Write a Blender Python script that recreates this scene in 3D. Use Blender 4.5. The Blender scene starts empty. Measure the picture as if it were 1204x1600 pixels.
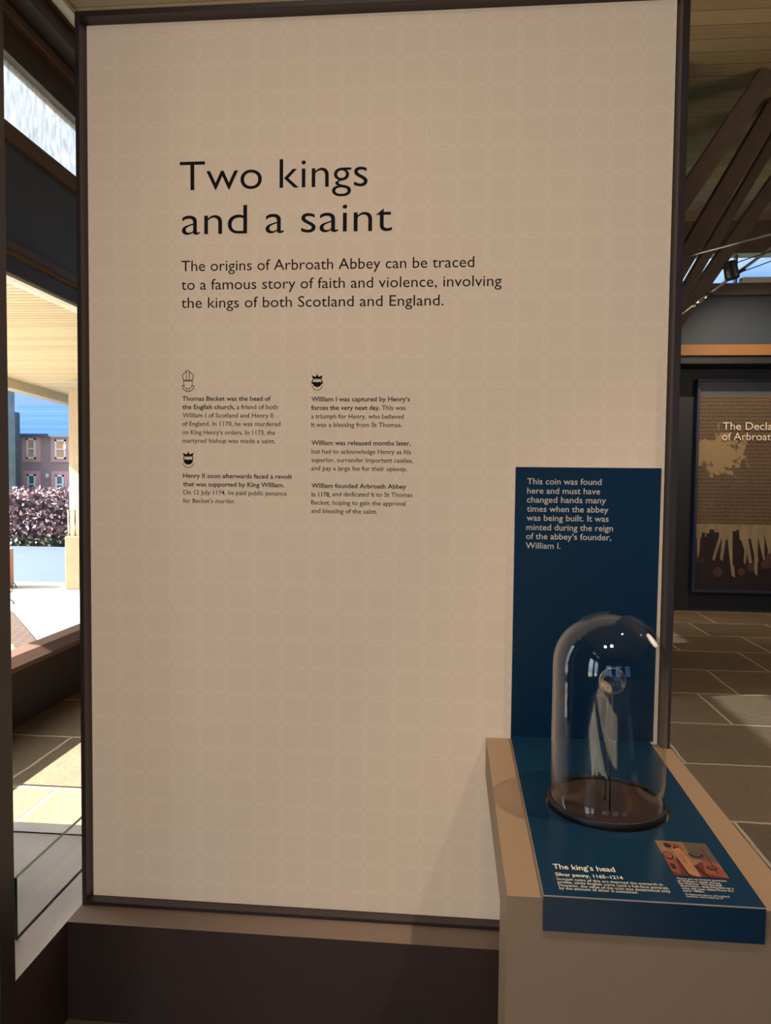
import bpy, bmesh, math, random
from mathutils import Vector, Matrix

random.seed(7)
SC = bpy.context.scene
COL = SC.collection

# ------------------------------------------------------------------ camera
CAM = Vector((0.0, -2.0018, 1.5)); FPX = 1153.0; W, H = 1204, 1600
RX = Vector((0.9960860, 0.0877975, 0.0102145))
UP = Vector((-0.0141540, 0.0443660, 0.9989151))
FW = Vector((-0.0872491, 0.9951498, -0.0454350))
cd = bpy.data.cameras.new('camera'); cam = bpy.data.objects.new('camera', cd); COL.objects.link(cam)
cd.sensor_fit = 'HORIZONTAL'; cd.sensor_width = 36.0; cd.lens = 36.0 * FPX / W
cd.clip_start = 0.02; cd.clip_end = 500
m4 = Matrix((RX, UP, -FW)).transposed().to_4x4(); m4.translation = CAM; cam.matrix_world = m4
SC.camera = cam

# ------------------------------------------------------------------ view, world, lights
SC.view_settings.view_transform = 'Standard'; SC.view_settings.look = 'None'
SC.view_settings.gamma = 1.0; SC.view_settings.use_curve_mapping = False
SC.view_settings.exposure = 0.0
SC.cycles.use_denoising = True
SC.cycles.max_bounces = 10; SC.cycles.transparent_max_bounces = 24
SC.cycles.glossy_bounces = 5; SC.cycles.transmission_bounces = 10
SC.cycles.sample_clamp_indirect = 6.0
SC.cycles.caustics_refractive = True; SC.cycles.caustics_reflective = False

SKY = 1.5; SUN = 40.0; HALO = 7.5

def new_world():
    w = bpy.data.worlds.new('sky'); SC.world = w; w.use_nodes = True
    nt = w.node_tree; nt.nodes.clear(); N = nt.nodes.new; L = nt.links.new
    out = N('ShaderNodeOutputWorld'); bg = N('ShaderNodeBackground'); bg.inputs[1].default_value = SKY
    tc = N('ShaderNodeTexCoord'); mp = N('ShaderNodeMapping'); mp.inputs['Scale'].default_value = (3, 3, 6)
    nz = N('ShaderNodeTexNoise'); nz.inputs['Scale'].default_value = 1.6; nz.inputs['Detail'].default_value = 6
    cr = N('ShaderNodeValToRGB'); cr.color_ramp.elements[0].position = .46; cr.color_ramp.elements[1].position = .72
    cr.color_ramp.elements[0].color = (.20, .38, .88, 1); cr.color_ramp.elements[1].color = (.85, .92, 1, 1)
    L(tc.outputs['Generated'], mp.inputs[0]); L(mp.outputs[0], nz.inputs['Vector'])
    L(nz.outputs['Fac'], cr.inputs[0]); L(cr.outputs[0], bg.inputs[0])
    # bright haze in the sky around the sun
    dv = N('ShaderNodeVectorMath'); dv.operation = 'DOT_PRODUCT'; dv.inputs[1].default_value = Vector((-1, -.25, .8)).normalized(); L(tc.outputs['Generated'], dv.inputs[0])
    mxx = N('ShaderNodeMath'); mxx.operation = 'MAXIMUM'; mxx.inputs[1].default_value = 0; L(dv.outputs['Value'], mxx.inputs[0])
    pw = N('ShaderNodeMath'); pw.operation = 'POWER'; pw.inputs[1].default_value = 3; L(mxx.outputs[0], pw.inputs[0])
    ml = N('ShaderNodeMath'); ml.operation = 'MULTIPLY'; ml.inputs[1].default_value = HALO; L(pw.outputs[0], ml.inputs[0])
    b2 = N('ShaderNodeBackground'); b2.inputs[0].default_value = (1, .97, .93, 1); L(ml.outputs[0], b2.inputs[1])
    ad = N('ShaderNodeAddShader'); L(bg.outputs[0], ad.inputs[0]); L(b2.outputs[0], ad.inputs[1]); L(ad.outputs[0], out.inputs[0])
new_world()

def aim(o, d):
    o.rotation_euler = Vector(d).to_track_quat('-Z', 'Y').to_euler()
sl = bpy.data.lights.new('sun', 'SUN'); sl.energy = SUN; sl.angle = 0.009; sl.color = (1, .96, .9)
so = bpy.data.objects.new('sun', sl); COL.objects.link(so); so.location = (-20, -5, 20); aim(so, (1, .25, -.8))

def spot(name, loc, target, power, size, blend, radius, color=(1, .80, .60)):
    l = bpy.data.lights.new(name, 'SPOT'); l.energy = power; l.spot_size = math.radians(size); l.spot_blend = blend
    l.shadow_soft_size = radius; l.color = color
    o = bpy.data.objects.new(name, l); COL.objects.link(o); o.location = loc; aim(o, Vector(target) - Vector(loc))
    return o
WARM = (1, .85, .71)
spot('track_spot', (.1, -2.6, 4.15), (.0, 0, .9), 65, 60, 1.0, .15, WARM)
spot('track_spot', (-.7, -2.6, 4.15), (-.5, 0, .9), 65, 60, 1.0, .15, WARM)
spot('track_spot', (1.35, -.75, 4.15), (.34, -.42, .8), 230, 26, .8, .03, (1, .80, .58))
spot('track_spot', (2.9, 4.6, 4.15), (3.4, 6.6, 1.6), 250, 70, .8, .05, (1, .80, .58))
spot('track_spot', (2.3, 5.3, 4.15), (2.25, 5.6, 0), 60, 34, .6, .05, (1, .68, .36))
spot('track_spot', (3.6, .6, 4.15), (2.0, 2.2, 0), 190, 90, .9, .06, (1, .80, .60))  # unseen spot added to brighten the right-hand floor
def fill_light(loc, power, col=(1, .82, .62)):
    l = bpy.data.lights.new('room_fill', 'POINT'); l.energy = power; l.shadow_soft_size = .6; l.color = col
    o = bpy.data.objects.new('room_fill', l); COL.objects.link(o); o.location = loc
fill_light((3.9, 1.6, 2.7), 75)  # unseen lamp, added to lift the dark room on the right

# ------------------------------------------------------------------ helpers
def bp(px, py, axis, val):
    """point on the plane world[axis]=val seen at photo position px,py"""
    d = RX * ((px - W / 2) / FPX) - UP * ((py - H / 2) / FPX) + FW
    t = (val - CAM[axis]) / d[axis]
    return CAM + d * t

def tag(o, label=None, cat=None, group=None, kind=None):
    if label: o['label'] = label
    if cat: o['category'] = cat
    if group: o['group'] = group
    if kind: o['kind'] = kind
    return o

def root(name, loc, label, cat, group=None):
    o = bpy.data.objects.new(name, None); COL.objects.link(o); o.location = loc; o.empty_display_size = .05
    return tag(o, label, cat, group)

def wloc(o):
    v = Vector((0, 0, 0))
    while o is not None:
        v += o.location; o = o.parent
    return v

def link(name, me, mats, parent=None, origin=None):
    """me holds world coordinates; a child is stored relative to its parent"""
    o = bpy.data.objects.new(name, me); COL.objects.link(o)
    off = wloc(parent) if parent else Vector(origin or (0, 0, 0))
    if off.length > 0: me.transform(Matrix.Translation(-off))
    if parent: o.parent = parent
    elif origin: o.location = origin
    for m in (mats if isinstance(mats, (list, tuple)) else [mats]): me.materials.append(m)
    return o

def from_py(name, verts, faces, mat, parent=None, origin=None, smooth=False, mi=None):
    me = bpy.data.meshes.new(name); me.from_pydata([tuple(v) for v in verts], [], faces); me.update()
    if smooth: me.polygons.foreach_set('use_smooth', [True] * len(me.polygons))
    if mi: me.polygons.foreach_set('material_index', mi)
    return link(name, me, mat, parent, origin)

def from_bm(name, bm, mat, parent=None, origin=None, smooth=False):
    bmesh.ops.recalc_face_normals(bm, faces=bm.faces[:])
    me = bpy.data.meshes.new(name); bm.to_mesh(me); bm.free()
    if smooth: me.polygons.foreach_set('use_smooth', [True] * len(me.polygons))
    return link(name, me, mat, parent, origin)

def add_box(bm, x0, x1, y0, y1, z0, z1, bev=0.0):
    r = bmesh.ops.create_cube(bm, size=1.0); vs = r['verts']
    for v in vs:
        v.co = Vector(((x0 + x1) / 2 + v.co.x * (x1 - x0), (y0 + y1) / 2 + v.co.y * (y1 - y0), (z0 + z1) / 2 + v.co.z * (z1 - z0)))
    if bev > 0:
        es = list({e for v in vs for e in v.link_edges})
        bmesh.ops.bevel(bm, geom=es, offset=bev, segments=2, profile=.5, affect='EDGES')

def box(name, x0, x1, y0, y1, z0, z1, mat, parent=None, bev=0.0, origin=None):
    bm = bmesh.new(); add_box(bm, x0, x1, y0, y1, z0, z1, bev)
    return from_bm(name, bm, mat, parent, origin)

def add_bar(bm, a, b, w, h, up=Vector((0, 1, 0)), bev=0.0):
    """square timber from a to b; w across (along up), h the other way"""
    a, b = Vector(a), Vector(b); d = (b - a).normalized(); s = up - d * up.dot(d); s.normalize(); t = d.cross(s)
    vs = []
    for p in (a, b):
        for i, j in ((-1, -1), (1, -1), (1, 1), (-1, 1)): vs.append(bm.verts.new(p + s * (i * w / 2) + t * (j * h / 2)))
    fs = [(0, 1, 2, 3), (7, 6, 5, 4), (0, 4, 5, 1), (1, 5, 6, 2), (2, 6, 7, 3), (3, 7, 4, 0)]
    for f in fs: bm.faces.new([vs[i] for i in f])
    if bev: bmesh.ops.bevel(bm, geom=list({e for v in vs for e in v.link_edges}), offset=bev, segments=2, profile=.5, affect='EDGES')

def add_tube(bm, pts, r, seg=12, cap=True):
    pts = [Vector(p) for p in pts]; rings = []; ref = None
    for i, p in enumerate(pts):
        d = (pts[min(i + 1, len(pts) - 1)] - pts[max(i - 1, 0)]).normalized()
        if ref is None:
            ref = Vector((0, 0, 1)) if abs(d.z) < .9 else Vector((1, 0, 0))
        s = (ref - d * ref.dot(d)).normalized(); ref = s; t = d.cross(s)
        rr = r[i] if isinstance(r, (list, tuple)) else r
        rings.append([bm.verts.new(p + s * (rr * math.cos(2 * math.pi * k / seg)) + t * (rr * math.sin(2 * math.pi * k / seg))) for k in range(seg)])
    for a, b in zip(rings, rings[1:]):
        for k in range(seg): bm.faces.new((a[k], a[(k + 1) % seg], b[(k + 1) % seg], b[k]))
    if cap: bm.faces.new(rings[0][::-1]); bm.faces.new(rings[-1])

def tube(name, pts, r, mat, parent=None, seg=12, origin=None):
    bm = bmesh.new(); add_tube(bm, pts, r, seg); return from_bm(name, bm, mat, parent, origin, smooth=True)

def add_lathe(bm, prof, c, seg=64, axis='Z'):
    rings = []
    for r, z in prof:
        if r < 1e-6: rings.append([bm.verts.new((0, 0, z))])
        else: rings.append([bm.verts.new((r * math.cos(2 * math.pi * k / seg), r * math.sin(2 * math.pi * k / seg), z)) for k in range(seg)])
    for a, b in zip(rings, rings[1:]):
        for k in range(seg):
            k2 = (k + 1) % seg
            if len(a) == 1 and len(b) == 1: continue
            if len(a) == 1: bm.faces.new((a[0], b[k2], b[k]))
            elif len(b) == 1: bm.faces.new((a[k], a[k2], b[0]))
            else: bm.faces.new((a[k], a[k2], b[k2], b[k]))
    vs = [v for r in rings for v in r]
    if axis == 'Y':
        for v in vs: v.co = Vector((v.co.x, v.co.z, -v.co.y))
    for v in vs: v.co += Vector(c)
    return vs

def lathe(name, prof, c, mat, parent=None, seg=64, axis='Z', origin=None, smooth=True):
    bm = bmesh.new(); add_lathe(bm, prof, c, seg, axis); return from_bm(name, bm, mat, parent, origin, smooth)

# ------------------------------------------------------------------ materials
def lin(r, g, b):
    f = lambda c: (c / 255 / 12.92) if c / 255 <= .04045 else ((c / 255 + .055) / 1.055) ** 2.4
    return (f(r), f(g), f(b), 1)

def base_mat(name):
    m = bpy.data.materials.new(name); m.use_nodes = True; nt = m.node_tree
    return m, nt, nt.nodes['Principled BSDF'], nt.nodes.new, nt.links.new

def mat(name, col, rough=.6, metal=0.0, var=.0, scale=8.0, stretch=(1, 1, 1), bump=0.0, spec=.5, coat=0.0):
    m, nt, p, N, L = base_mat(name)
    p.inputs['Base Color'].default_value = col; p.inputs['Roughness'].default_value = rough; p.inputs['Metallic'].default_value = metal
    p.inputs['Specular IOR Level'].default_value = spec; p.inputs['Coat Weight'].default_value = coat
    tc = N('ShaderNodeTexCoord'); mp = N('ShaderNodeMapping'); mp.inputs['Scale'].default_value = stretch
    nz = N('ShaderNodeTexNoise'); nz.inputs['Scale'].default_value = scale; nz.inputs['Detail'].default_value = 6
    L(tc.outputs['Object'], mp.inputs[0]); L(mp.outputs[0], nz.inputs['Vector'])
    if var > 0:
        mx = N('ShaderNodeMix'); mx.data_type = 'RGBA'
        mx.inputs[6].default_value = tuple(c * (1 - var) for c in col[:3]) + (1,)
        mx.inputs[7].default_value = tuple(min(1, c * (1 + var)) for c in col[:3]) + (1,)
        L(nz.outputs['Fac'], mx.inputs[0]); L(mx.outputs[2], p.inputs['Base Color'])
    if bump > 0:
        b = N('ShaderNodeBump'); b.inputs['Strength'].default_value = bump; b.inputs['Distance'].default_value = .01
        L(nz.outputs['Fac'], b.inputs['Height']); L(b.outputs[0], p.inputs['Normal'])
    return m

def M2(N, L, op, a, b=None, c=None, clamp=False):
    n = N('ShaderNodeMath'); n.operation = op; n.use_clamp = clamp
    for i, v in enumerate((a, b, c)):
        if v is None: continue
        if isinstance(v, (int, float)): n.inputs[i].default_value = v
        else: L(v, n.inputs[i])
    return n.outputs[0]

def mixc(N, L, fac, a, b):
    mx = N('ShaderNodeMix'); mx.data_type = 'RGBA'
    for i, v in ((0, fac), (6, a), (7, b)):
        if isinstance(v, (int, float, tuple)): mx.inputs[i].default_value = v
        else: L(v, mx.inputs[i])
    return mx.outputs[2]

def glass_mat(name, tint=(1, 1, 1, 1), ior=1.5, rough=0.0, gloss=1.0):
    """clear pane: what is not mirrored at the surface passes straight through"""
    m = bpy.data.materials.new(name); m.use_nodes = True; nt = m.node_tree; nt.nodes.clear(); N = nt.nodes.new; L = nt.links.new
    out = N('ShaderNodeOutputMaterial'); mx = N('ShaderNodeMixShader'); fr = N('ShaderNodeFresnel'); fr.inputs[0].default_value = ior
    tr = N('ShaderNodeBsdfTransparent'); tr.inputs[0].default_value = tint
    gl = N('ShaderNodeBsdfGlossy'); gl.inputs['Roughness'].default_value = rough; gl.inputs[0].default_value = (1, 1, 1, 1)
    geo = N('ShaderNodeNewGeometry')
    f = M2(N, L, 'MULTIPLY', fr.outputs[0], gloss)
    f = M2(N, L, 'MULTIPLY', f, M2(N, L, 'SUBTRACT', 1.0, geo.outputs['Backfacing']))
    L(f, mx.inputs[0]); L(tr.outputs[0], mx.inputs[1]); L(gl.outputs[0], mx.inputs[2]); L(mx.outputs[0], out.inputs[0])
    return m

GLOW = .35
def panel_mat():
    """cream print with a faint grid of overlapping rings"""
    m, nt, p, N, L = base_mat('cream_print')
    tc = N('ShaderNodeTexCoord'); sp = N('ShaderNodeSeparateXYZ'); L(tc.outputs['Object'], sp.inputs[0])
    cell = (bp(956.5, 100, 1, 0.0).x - bp(812.9, 100, 1, 0.0).x) / 3
    c0 = bp(836.8, 56.4, 1, 0.0)
    def fold(o, ph): return M2(N, L, 'ABSOLUTE', M2(N, L, 'SUBTRACT', M2(N, L, 'FRACT', M2(N, L, 'ADD', M2(N, L, 'DIVIDE', M2(N, L, 'SUBTRACT', o, ph), cell), 50.5)), .5))
    u, v = fold(sp.outputs[0], c0.x + .22), fold(sp.outputs[2], c0.z - .2754)
    acc = None
    for a in (0, 1):
        for b in (0, 1):
            du = M2(N, L, 'SUBTRACT', u, a); dv = M2(N, L, 'SUBTRACT', v, b)
            d = M2(N, L, 'SQRT', M2(N, L, 'ADD', M2(N, L, 'MULTIPLY', du, du), M2(N, L, 'MULTIPLY', dv, dv)))
            for rad in (.553, .60):
                e = M2(N, L, 'ABSOLUTE', M2(N, L, 'SUBTRACT', d, rad))
                s = M2(N, L, 'SUBTRACT', 1, M2(N, L, 'DIVIDE', e, .013), clamp=True)
                acc = s if acc is None else M2(N, L, 'MAXIMUM', acc, s)
    fac = M2(N, L, 'MULTIPLY', acc, .26)
    nz = N('ShaderNodeTexNoise'); nz.inputs['Scale'].default_value = 2.2; L(tc.outputs['Object'], nz.inputs['Vector'])
    bc = mixc(N, L, nz.outputs['Fac'], lin(206, 184, 157), lin(212, 187, 162))
    c = mixc(N, L, fac, bc, lin(238, 222, 200))
    L(c, p.inputs['Base Color']); p.inputs['Roughness'].default_value = .6; p.inputs['Specular IOR Level'].default_value = .2
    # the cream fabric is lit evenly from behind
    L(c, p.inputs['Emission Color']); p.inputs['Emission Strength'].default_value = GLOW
    return m

def board_mat(name, c1, c2, width, axis=1, groove=.035, groove_col=(.02, .014, .01, 1), grain=(3, 60, 60), rough=.55, gdepth=.6, spec=.4):
    m, nt, p, N, L = base_mat(name)
    tc = N('ShaderNodeTexCoord'); sp = N('ShaderNodeSeparateXYZ'); L(tc.outputs['Object'], sp.inputs[0])
    q = M2(N, L, 'ADD', M2(N, L, 'DIVIDE', sp.outputs[axis], width), 100.0)
    fr = M2(N, L, 'FRACT', q); fl = M2(N, L, 'FLOOR', q)
    wn = N('ShaderNodeTexWhiteNoise'); wn.noise_dimensions = '1D'; L(fl, wn.inputs['W'])
    mp = N('ShaderNodeMapping'); mp.inputs['Scale'].default_value = grain; L(tc.outputs['Object'], mp.inputs[0])
    nz = N('ShaderNodeTexNoise'); nz.inputs['Scale'].default_value = 1.0; nz.inputs['Detail'].default_value = 5; nz.inputs['Distortion'].default_value = .6
    L(mp.outputs[0], nz.inputs['Vector'])
    vo = N('ShaderNodeTexVoronoi'); vo.inputs['Scale'].default_value = 1.0
    mp2 = N('ShaderNodeMapping'); mp2.inputs['Scale'].default_value = (2.2, 9.0, 9.0) if axis == 1 else (9., 2.2, 9.); L(tc.outputs['Object'], mp2.inputs[0]); L(mp2.outputs[0], vo.inputs['Vector'])
    knot = M2(N, L, 'SUBTRACT', 1, M2(N, L, 'DIVIDE', vo.outputs['Distance'], .10), clamp=True)
    t = M2(N, L, 'ADD', M2(N, L, 'MULTIPLY', wn.outputs['Value'], .55), M2(N, L, 'MULTIPLY', nz.outputs['Fac'], .6))
    c = mixc(N, L, M2(N, L, 'MULTIPLY', t, .9, clamp=True), c1, c2)
    c = mixc(N, L, M2(N, L, 'MULTIPLY', knot, .55), c, tuple(x * .35 for x in c1[:3]) + (1,))
    g = M2(N, L, 'LESS_THAN', fr, groove)
    c = mixc(N, L, M2(N, L, 'MULTIPLY', g, .85), c, groove_col)
    L(c, p.inputs['Base Color']); p.inputs['Roughness'].default_value = rough; p.inputs['Specular IOR Level'].default_value = spec
    b = N('ShaderNodeBump'); b.inputs['Strength'].default_value = gdepth; b.inputs['Distance'].default_value = .006
    L(M2(N, L, 'SUBTRACT', nz.outputs['Fac'], g), b.inputs['Height']); L(b.outputs[0], p.inputs['Normal'])
    return m

def flag_mat():
    m, nt, p, N, L = base_mat('stone_flags')
    tc = N('ShaderNodeTexCoord')
    mp = N('ShaderNodeMapping'); mp.inputs['Location'].default_value = (.28, .02, 0); L(tc.outputs['Object'], mp.inputs[0])
    nzw = N('ShaderNodeTexNoise'); nzw.inputs['Scale'].default_value = 6; nzw.inputs['Detail'].default_value = 4; L(tc.outputs['Object'], nzw.inputs['Vector'])
    wv = N('ShaderNodeVectorMath'); wv.operation = 'MULTIPLY_ADD'; L(nzw.outputs['Color'], wv.inputs[0]); wv.inputs[1].default_value = (.022, .022, 0); L(mp.outputs[0], wv.inputs[2])
    br = N('ShaderNodeTexBrick'); br.inputs['Scale'].default_value = 1.0; br.inputs['Brick Width'].default_value = .78; br.inputs['Row Height'].default_value = .675
    br.inputs['Mortar Size'].default_value = .010; br.inputs['Mortar Smooth'].default_value = .4; br.offset = .37; br.squash = 1
    br.inputs['Color1'].default_value = (.0, .0, .0, 1); br.inputs['Color2'].default_value = (1, 1, 1, 1); br.inputs['Mortar'].default_value = (.5, .5, .5, 1)
    L(wv.outputs[0], br.inputs['Vector'])
    nz = N('ShaderNodeTexNoise'); nz.inputs['Scale'].default_value = 22; nz.inputs['Detail'].default_value = 9; nz.inputs['Roughness'].default_value = .65; L(tc.outputs['Object'], nz.inputs['Vector'])
    nb = N('ShaderNodeTexNoise'); nb.inputs['Scale'].default_value = 3.0; nb.inputs['Detail'].default_value = 5; nb.inputs['Distortion'].default_value = 1.5; L(tc.outputs['Object'], nb.inputs['Vector'])
    t = M2(N, L, 'ADD', M2(N, L, 'MULTIPLY', br.outputs['Color'], .35), M2(N, L, 'ADD', M2(N, L, 'MULTIPLY', nz.outputs['Fac'], .45), M2(N, L, 'MULTIPLY', nb.outputs['Fac'], .4)))
    c = mixc(N, L, M2(N, L, 'SUBTRACT', t, .1, clamp=True), lin(80, 69, 55), lin(144, 125, 100))
    c = mixc(N, L, M2(N, L, 'MULTIPLY', br.outputs['Fac'], .85), c, lin(206, 190, 160))
    L(c, p.inputs['Base Color']); p.inputs['Roughness'].default_value = .5
    b = N('ShaderNodeBump'); b.inputs['Strength'].default_value = .5; b.inputs['Distance'].default_value = .012
    hh = M2(N, L, 'SUBTRACT', M2(N, L, 'ADD', nz.outputs['Fac'], nb.outputs['Fac']), br.outputs['Fac'])
    L(hh, b.inputs['Height']); L(b.outputs[0], p.inputs['Normal'])
    return m

DARK = mat('dark_brown_metal', lin(66, 56, 55), .42, 0, .12, 5)
GAP = mat('shadow_gap_black', lin(26, 20, 19), .7)
RISER = mat('dark_stained_board', lin(78, 62, 56), .62, 0, .12, 6, (1, 1, 6), .05)
LEDGE_LIT = mat('daylit_laminate', lin(232, 224, 216), .55, 0, .08, 5, (6, 1, 1), .04)  # same laminate as the panel base, window daylight put into its paler colour
PLINTH = mat('beige_laminate', lin(164, 137, 110), .5, 0, .05, 30, bump=.02)
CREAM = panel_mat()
INK = mat('black_ink', lin(30, 24, 21), .7, spec=.2)
BLUE = mat('petrol_blue_lacquer', lin(17, 52, 78), .3, 0, .05, 3, spec=.28)
EDGE = mat('pale_board_edge', lin(196, 180, 160), .5, 0, .05, 20)
CREAMINK = mat('cream_ink', lin(244, 236, 218), .6)
GLASS = glass_mat('clear_glass')
WGLASS = glass_mat('window_glass', (.93, .97, .97, 1))
GREENEDGE = mat('green_glass_edge', lin(70, 104, 96), .2, 0, .2, 10)
BLACK = mat('black_paint', lin(28, 25, 24), .45, 0, .1, 12)
BASE = mat('dark_walnut_stain', lin(62, 46, 36), .35, 0, .2, 8, (1, 8, 1))
STEEL = mat('brushed_steel', lin(190, 180, 165), .3, 1.0)
CHROME = mat('polished_steel', lin(220, 215, 205), .12, 1.0)
TIMBER = mat('dark_stained_timber', lin(96, 80, 68), .55, 0, .3, 6, (2, 2, 2), .15)
WALLDARK = mat('dark_wall_paint', lin(58, 50, 50), .6, 0, .1, 4)
BLUEGREY = mat('blue_grey_wall_panel', lin(78, 86, 100), .5, 0, .08, 3)
OAK = mat('honey_timber', lin(152, 104, 58), .5, 0, .22, 6, (1, 14, 14), .05)
BROWNTRIM = mat('red_brown_trim', lin(104, 78, 66), .45, 0, .15, 4, (8, 1, 8))
WHITETRIM = mat('off_white_trim', lin(225, 220, 205), .5, 0, .05, 10)
CEIL = board_mat('pine_ceiling_boards', lin(126, 106, 78), lin(176, 152, 116), .148, 1)
SOFF = board_mat('pale_soffit_boards', lin(206, 176, 130), lin(240, 218, 176), .085, 1, .16, (.20, .15, .10, 1), (1.5, 40, 40))
FLOOR = flag_mat()

# ------------------------------------------------------------------ the room shell
XW = -2.55; XR = 6.0; YB = 6.4; YF = -6.0; ZC = 4.3
def struct(o): o['kind'] = 'structure'; return o
struct(box('floor', XW - .05, XR + .1, YF - .1, YB + .6, -.12, 0, FLOOR))
struct(box('ceiling', XW - .15, XR + .1, YF - .1, YB + .6, ZC, ZC + .12, CEIL))
struct(box('wall_right', XR, XR + .12, YF, YB + .2, 0, ZC, WALLDARK))

# left wall: solid piers, long glazed bay from y=.5, another behind the camera
def left_wall():
    bm = bmesh.new()
    for y0, y1 in ((YF, -4.7), (-3.75, -3.45), (-2.6, .3), (6.0, YB + .2)):
        add_box(bm, XW - .12, XW, y0, y1, 0, ZC)
    for y0, y1 in ((-5.0, -1.6), (.5, 6.0)):
        add_box(bm, XW - .12, XW, y0, y1, 0, .345)
    struct(from_bm('wall_left', bm, WALLDARK))
left_wall()
for n, (y0, y1, muls) in enumerate((( .3, 6.0, (3.75, 4.9)), (-4.7, -3.75, ()), (-3.45, -2.6, ())), 1):
    t = struct(bpy.data.objects.new('window_%d' % n, None)); COL.objects.link(t); t.location = (XW, y0, .345)
    # sloping sill with a soft rounded nose
    prof = [(XW - .12, .345), (XW + .035, .345), (XW + .045, .352), (XW + .045, .362), (XW + .035, .374), (XW - .03, .415), (XW - .12, .425)]
    vs = [Vector((x, y, z)) for y in (y0, y1) for x, z in prof]; k = len(prof)
    fs = [[i, (i + 1) % k, (i + 1) % k + k, i + k] for i in range(k)] + [list(range(k))[::-1], list(range(k, 2 * k))]
    from_py('window_sill', vs, fs, BROWNTRIM, t)
    box('window_head', XW - .12, XW + .0, y0, y1, 2.668, 2.765, DARK, t, .004)
    box('bead', XW - .11, XW - .012, y0, y1, 2.648, 2.6675, WHITETRIM, t)
    tube('rail_moulding', [(XW + .004, y0, 2.782), (XW + .004, y1, 2.782)], .018, BROWNTRIM, t)
    box('rail', XW - .12, XW + .002, y0, y1, 2.795, 2.85, BROWNTRIM, t)
    box('spandrel_panel', XW - .10, XW - .02, y0, y1, 2.85, 3.41, BLUEGREY, t)
    box('rail', XW - .12, XW + .01, y0, y1, 3.41, 3.512, BROWNTRIM, t, .004)
    box('window_head', XW - .12, XW - .01, y0, y1, 3.915, 4.10, DARK, t, .004)
    box('rail', XW - .12, XW + .03, y0, y1, 4.10, 4.16, BROWNTRIM, t, .004)
    box('rail', XW - .12, XW + .01, y0, y1, 4.16, 4.30, DARK, t)
    box('pane', XW - .075, XW - .065, y0, y1, .4, 2.66, WGLASS, t)
    m, nt, p, N, L = base_mat('frosted_glass')
    tc = N('ShaderNodeTexCoord'); mp = N('ShaderNodeMapping'); mp.inputs['Scale'].default_value = (1, 60, 9); L(tc.outputs['Object'], mp.inputs[0])
    nz = N('ShaderNodeTexNoise'); nz.inputs['Scale'].default_value = 1; nz.inputs['Detail'].default_value = 8; L(mp.outputs[0], nz.inputs['Vector'])
    nt.nodes.remove(p); out = [x for x in nt.nodes if x.type == 'OUTPUT_MATERIAL'][0]
    tl = N('ShaderNodeBsdfTranslucent'); tr = N('ShaderNodeBsdfTransparent'); mx = N('ShaderNodeMixShader')
    cr = N('ShaderNodeValToRGB'); cr.color_ramp.elements[0].position = .36; cr.color_ramp.elements[1].position = .62
    cr.color_ramp.elements[0].color = (.07, .085, .092, 1); cr.color_ramp.elements[1].color = (.17, .175, .18, 1)
    L(nz.outputs['Fac'], cr.inputs[0]); L(cr.outputs[0], tl.inputs[0]); tr.inputs[0].default_value = (.9, .95, 1, 1); mx.inputs[0].default_value = .3
    L(tl.outputs[0], mx.inputs[1]); L(tr.outputs[0], mx.inputs[2]); L(mx.outputs[0], out.inputs[0])
    tag(box('clerestory_pane', XW - .075, XW - .065, y0, y1, 3.50, 3.92, m, t), 'streaky frosted upper pane')
    for y in muls:
        box('mullion', XW - .12, XW + .005, y - .04, y + .04, .41, 2.668, DARK, t, .004)
# ceiling edge along the window wall
struct(box('trim_1', XW, XW + .15, .5, YB, 4.17, 4.30, DARK))
struct(box('trim_2', XW + .19, XW + .255, .5, YB, 4.27, 4.30, WHITETRIM))
struct(box('trim_3', XW + .15, XW + .19, .5, YB, 4.285, 4.30, BROWNTRIM))

# wall behind the camera: bright glazed openings
def front_wall():
    bm = bmesh.new()
    for x0, x1 in ((XW, -1.6), (-.4, .3), (1.5, 2.2), (3.4, XR)):
        add_box(bm, x0, x1, YF - .12, YF, 0, ZC)
    for x0, x1 in ((-1.6, -.4), (.3, 1.5), (2.2, 3.4)):
        add_box(bm, x0, x1, YF - .12, YF, 0, .4); add_box(bm, x0, x1, YF - .12, YF, 2.6, ZC)
    struct(from_bm('wall_front', bm, WALLDARK))
front_wall()
for n, x0 in enumerate((-1.6, .3, 2.2), 5):
    t = struct(bpy.data.objects.new('window_%d' % n, None)); COL.objects.link(t); t.location = (x0, YF, .4)
    bm = bmesh.new()
    for a in (x0 + .03, x0 + .6, x0 + 1.17): add_box(bm, a - .03, a + .03, YF - .1, YF + .01, .4, 2.6)
    for z in (.43, 1.9, 2.57): add_box(bm, x0, x0 + 1.2, YF - .1, YF + .01, z - .03, z + .03)
    from_bm('window_frame', bm, DARK, t); box('pane', x0, x0 + 1.2, YF - .06, YF - .05, .4, 2.6, WGLASS, t)

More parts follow.
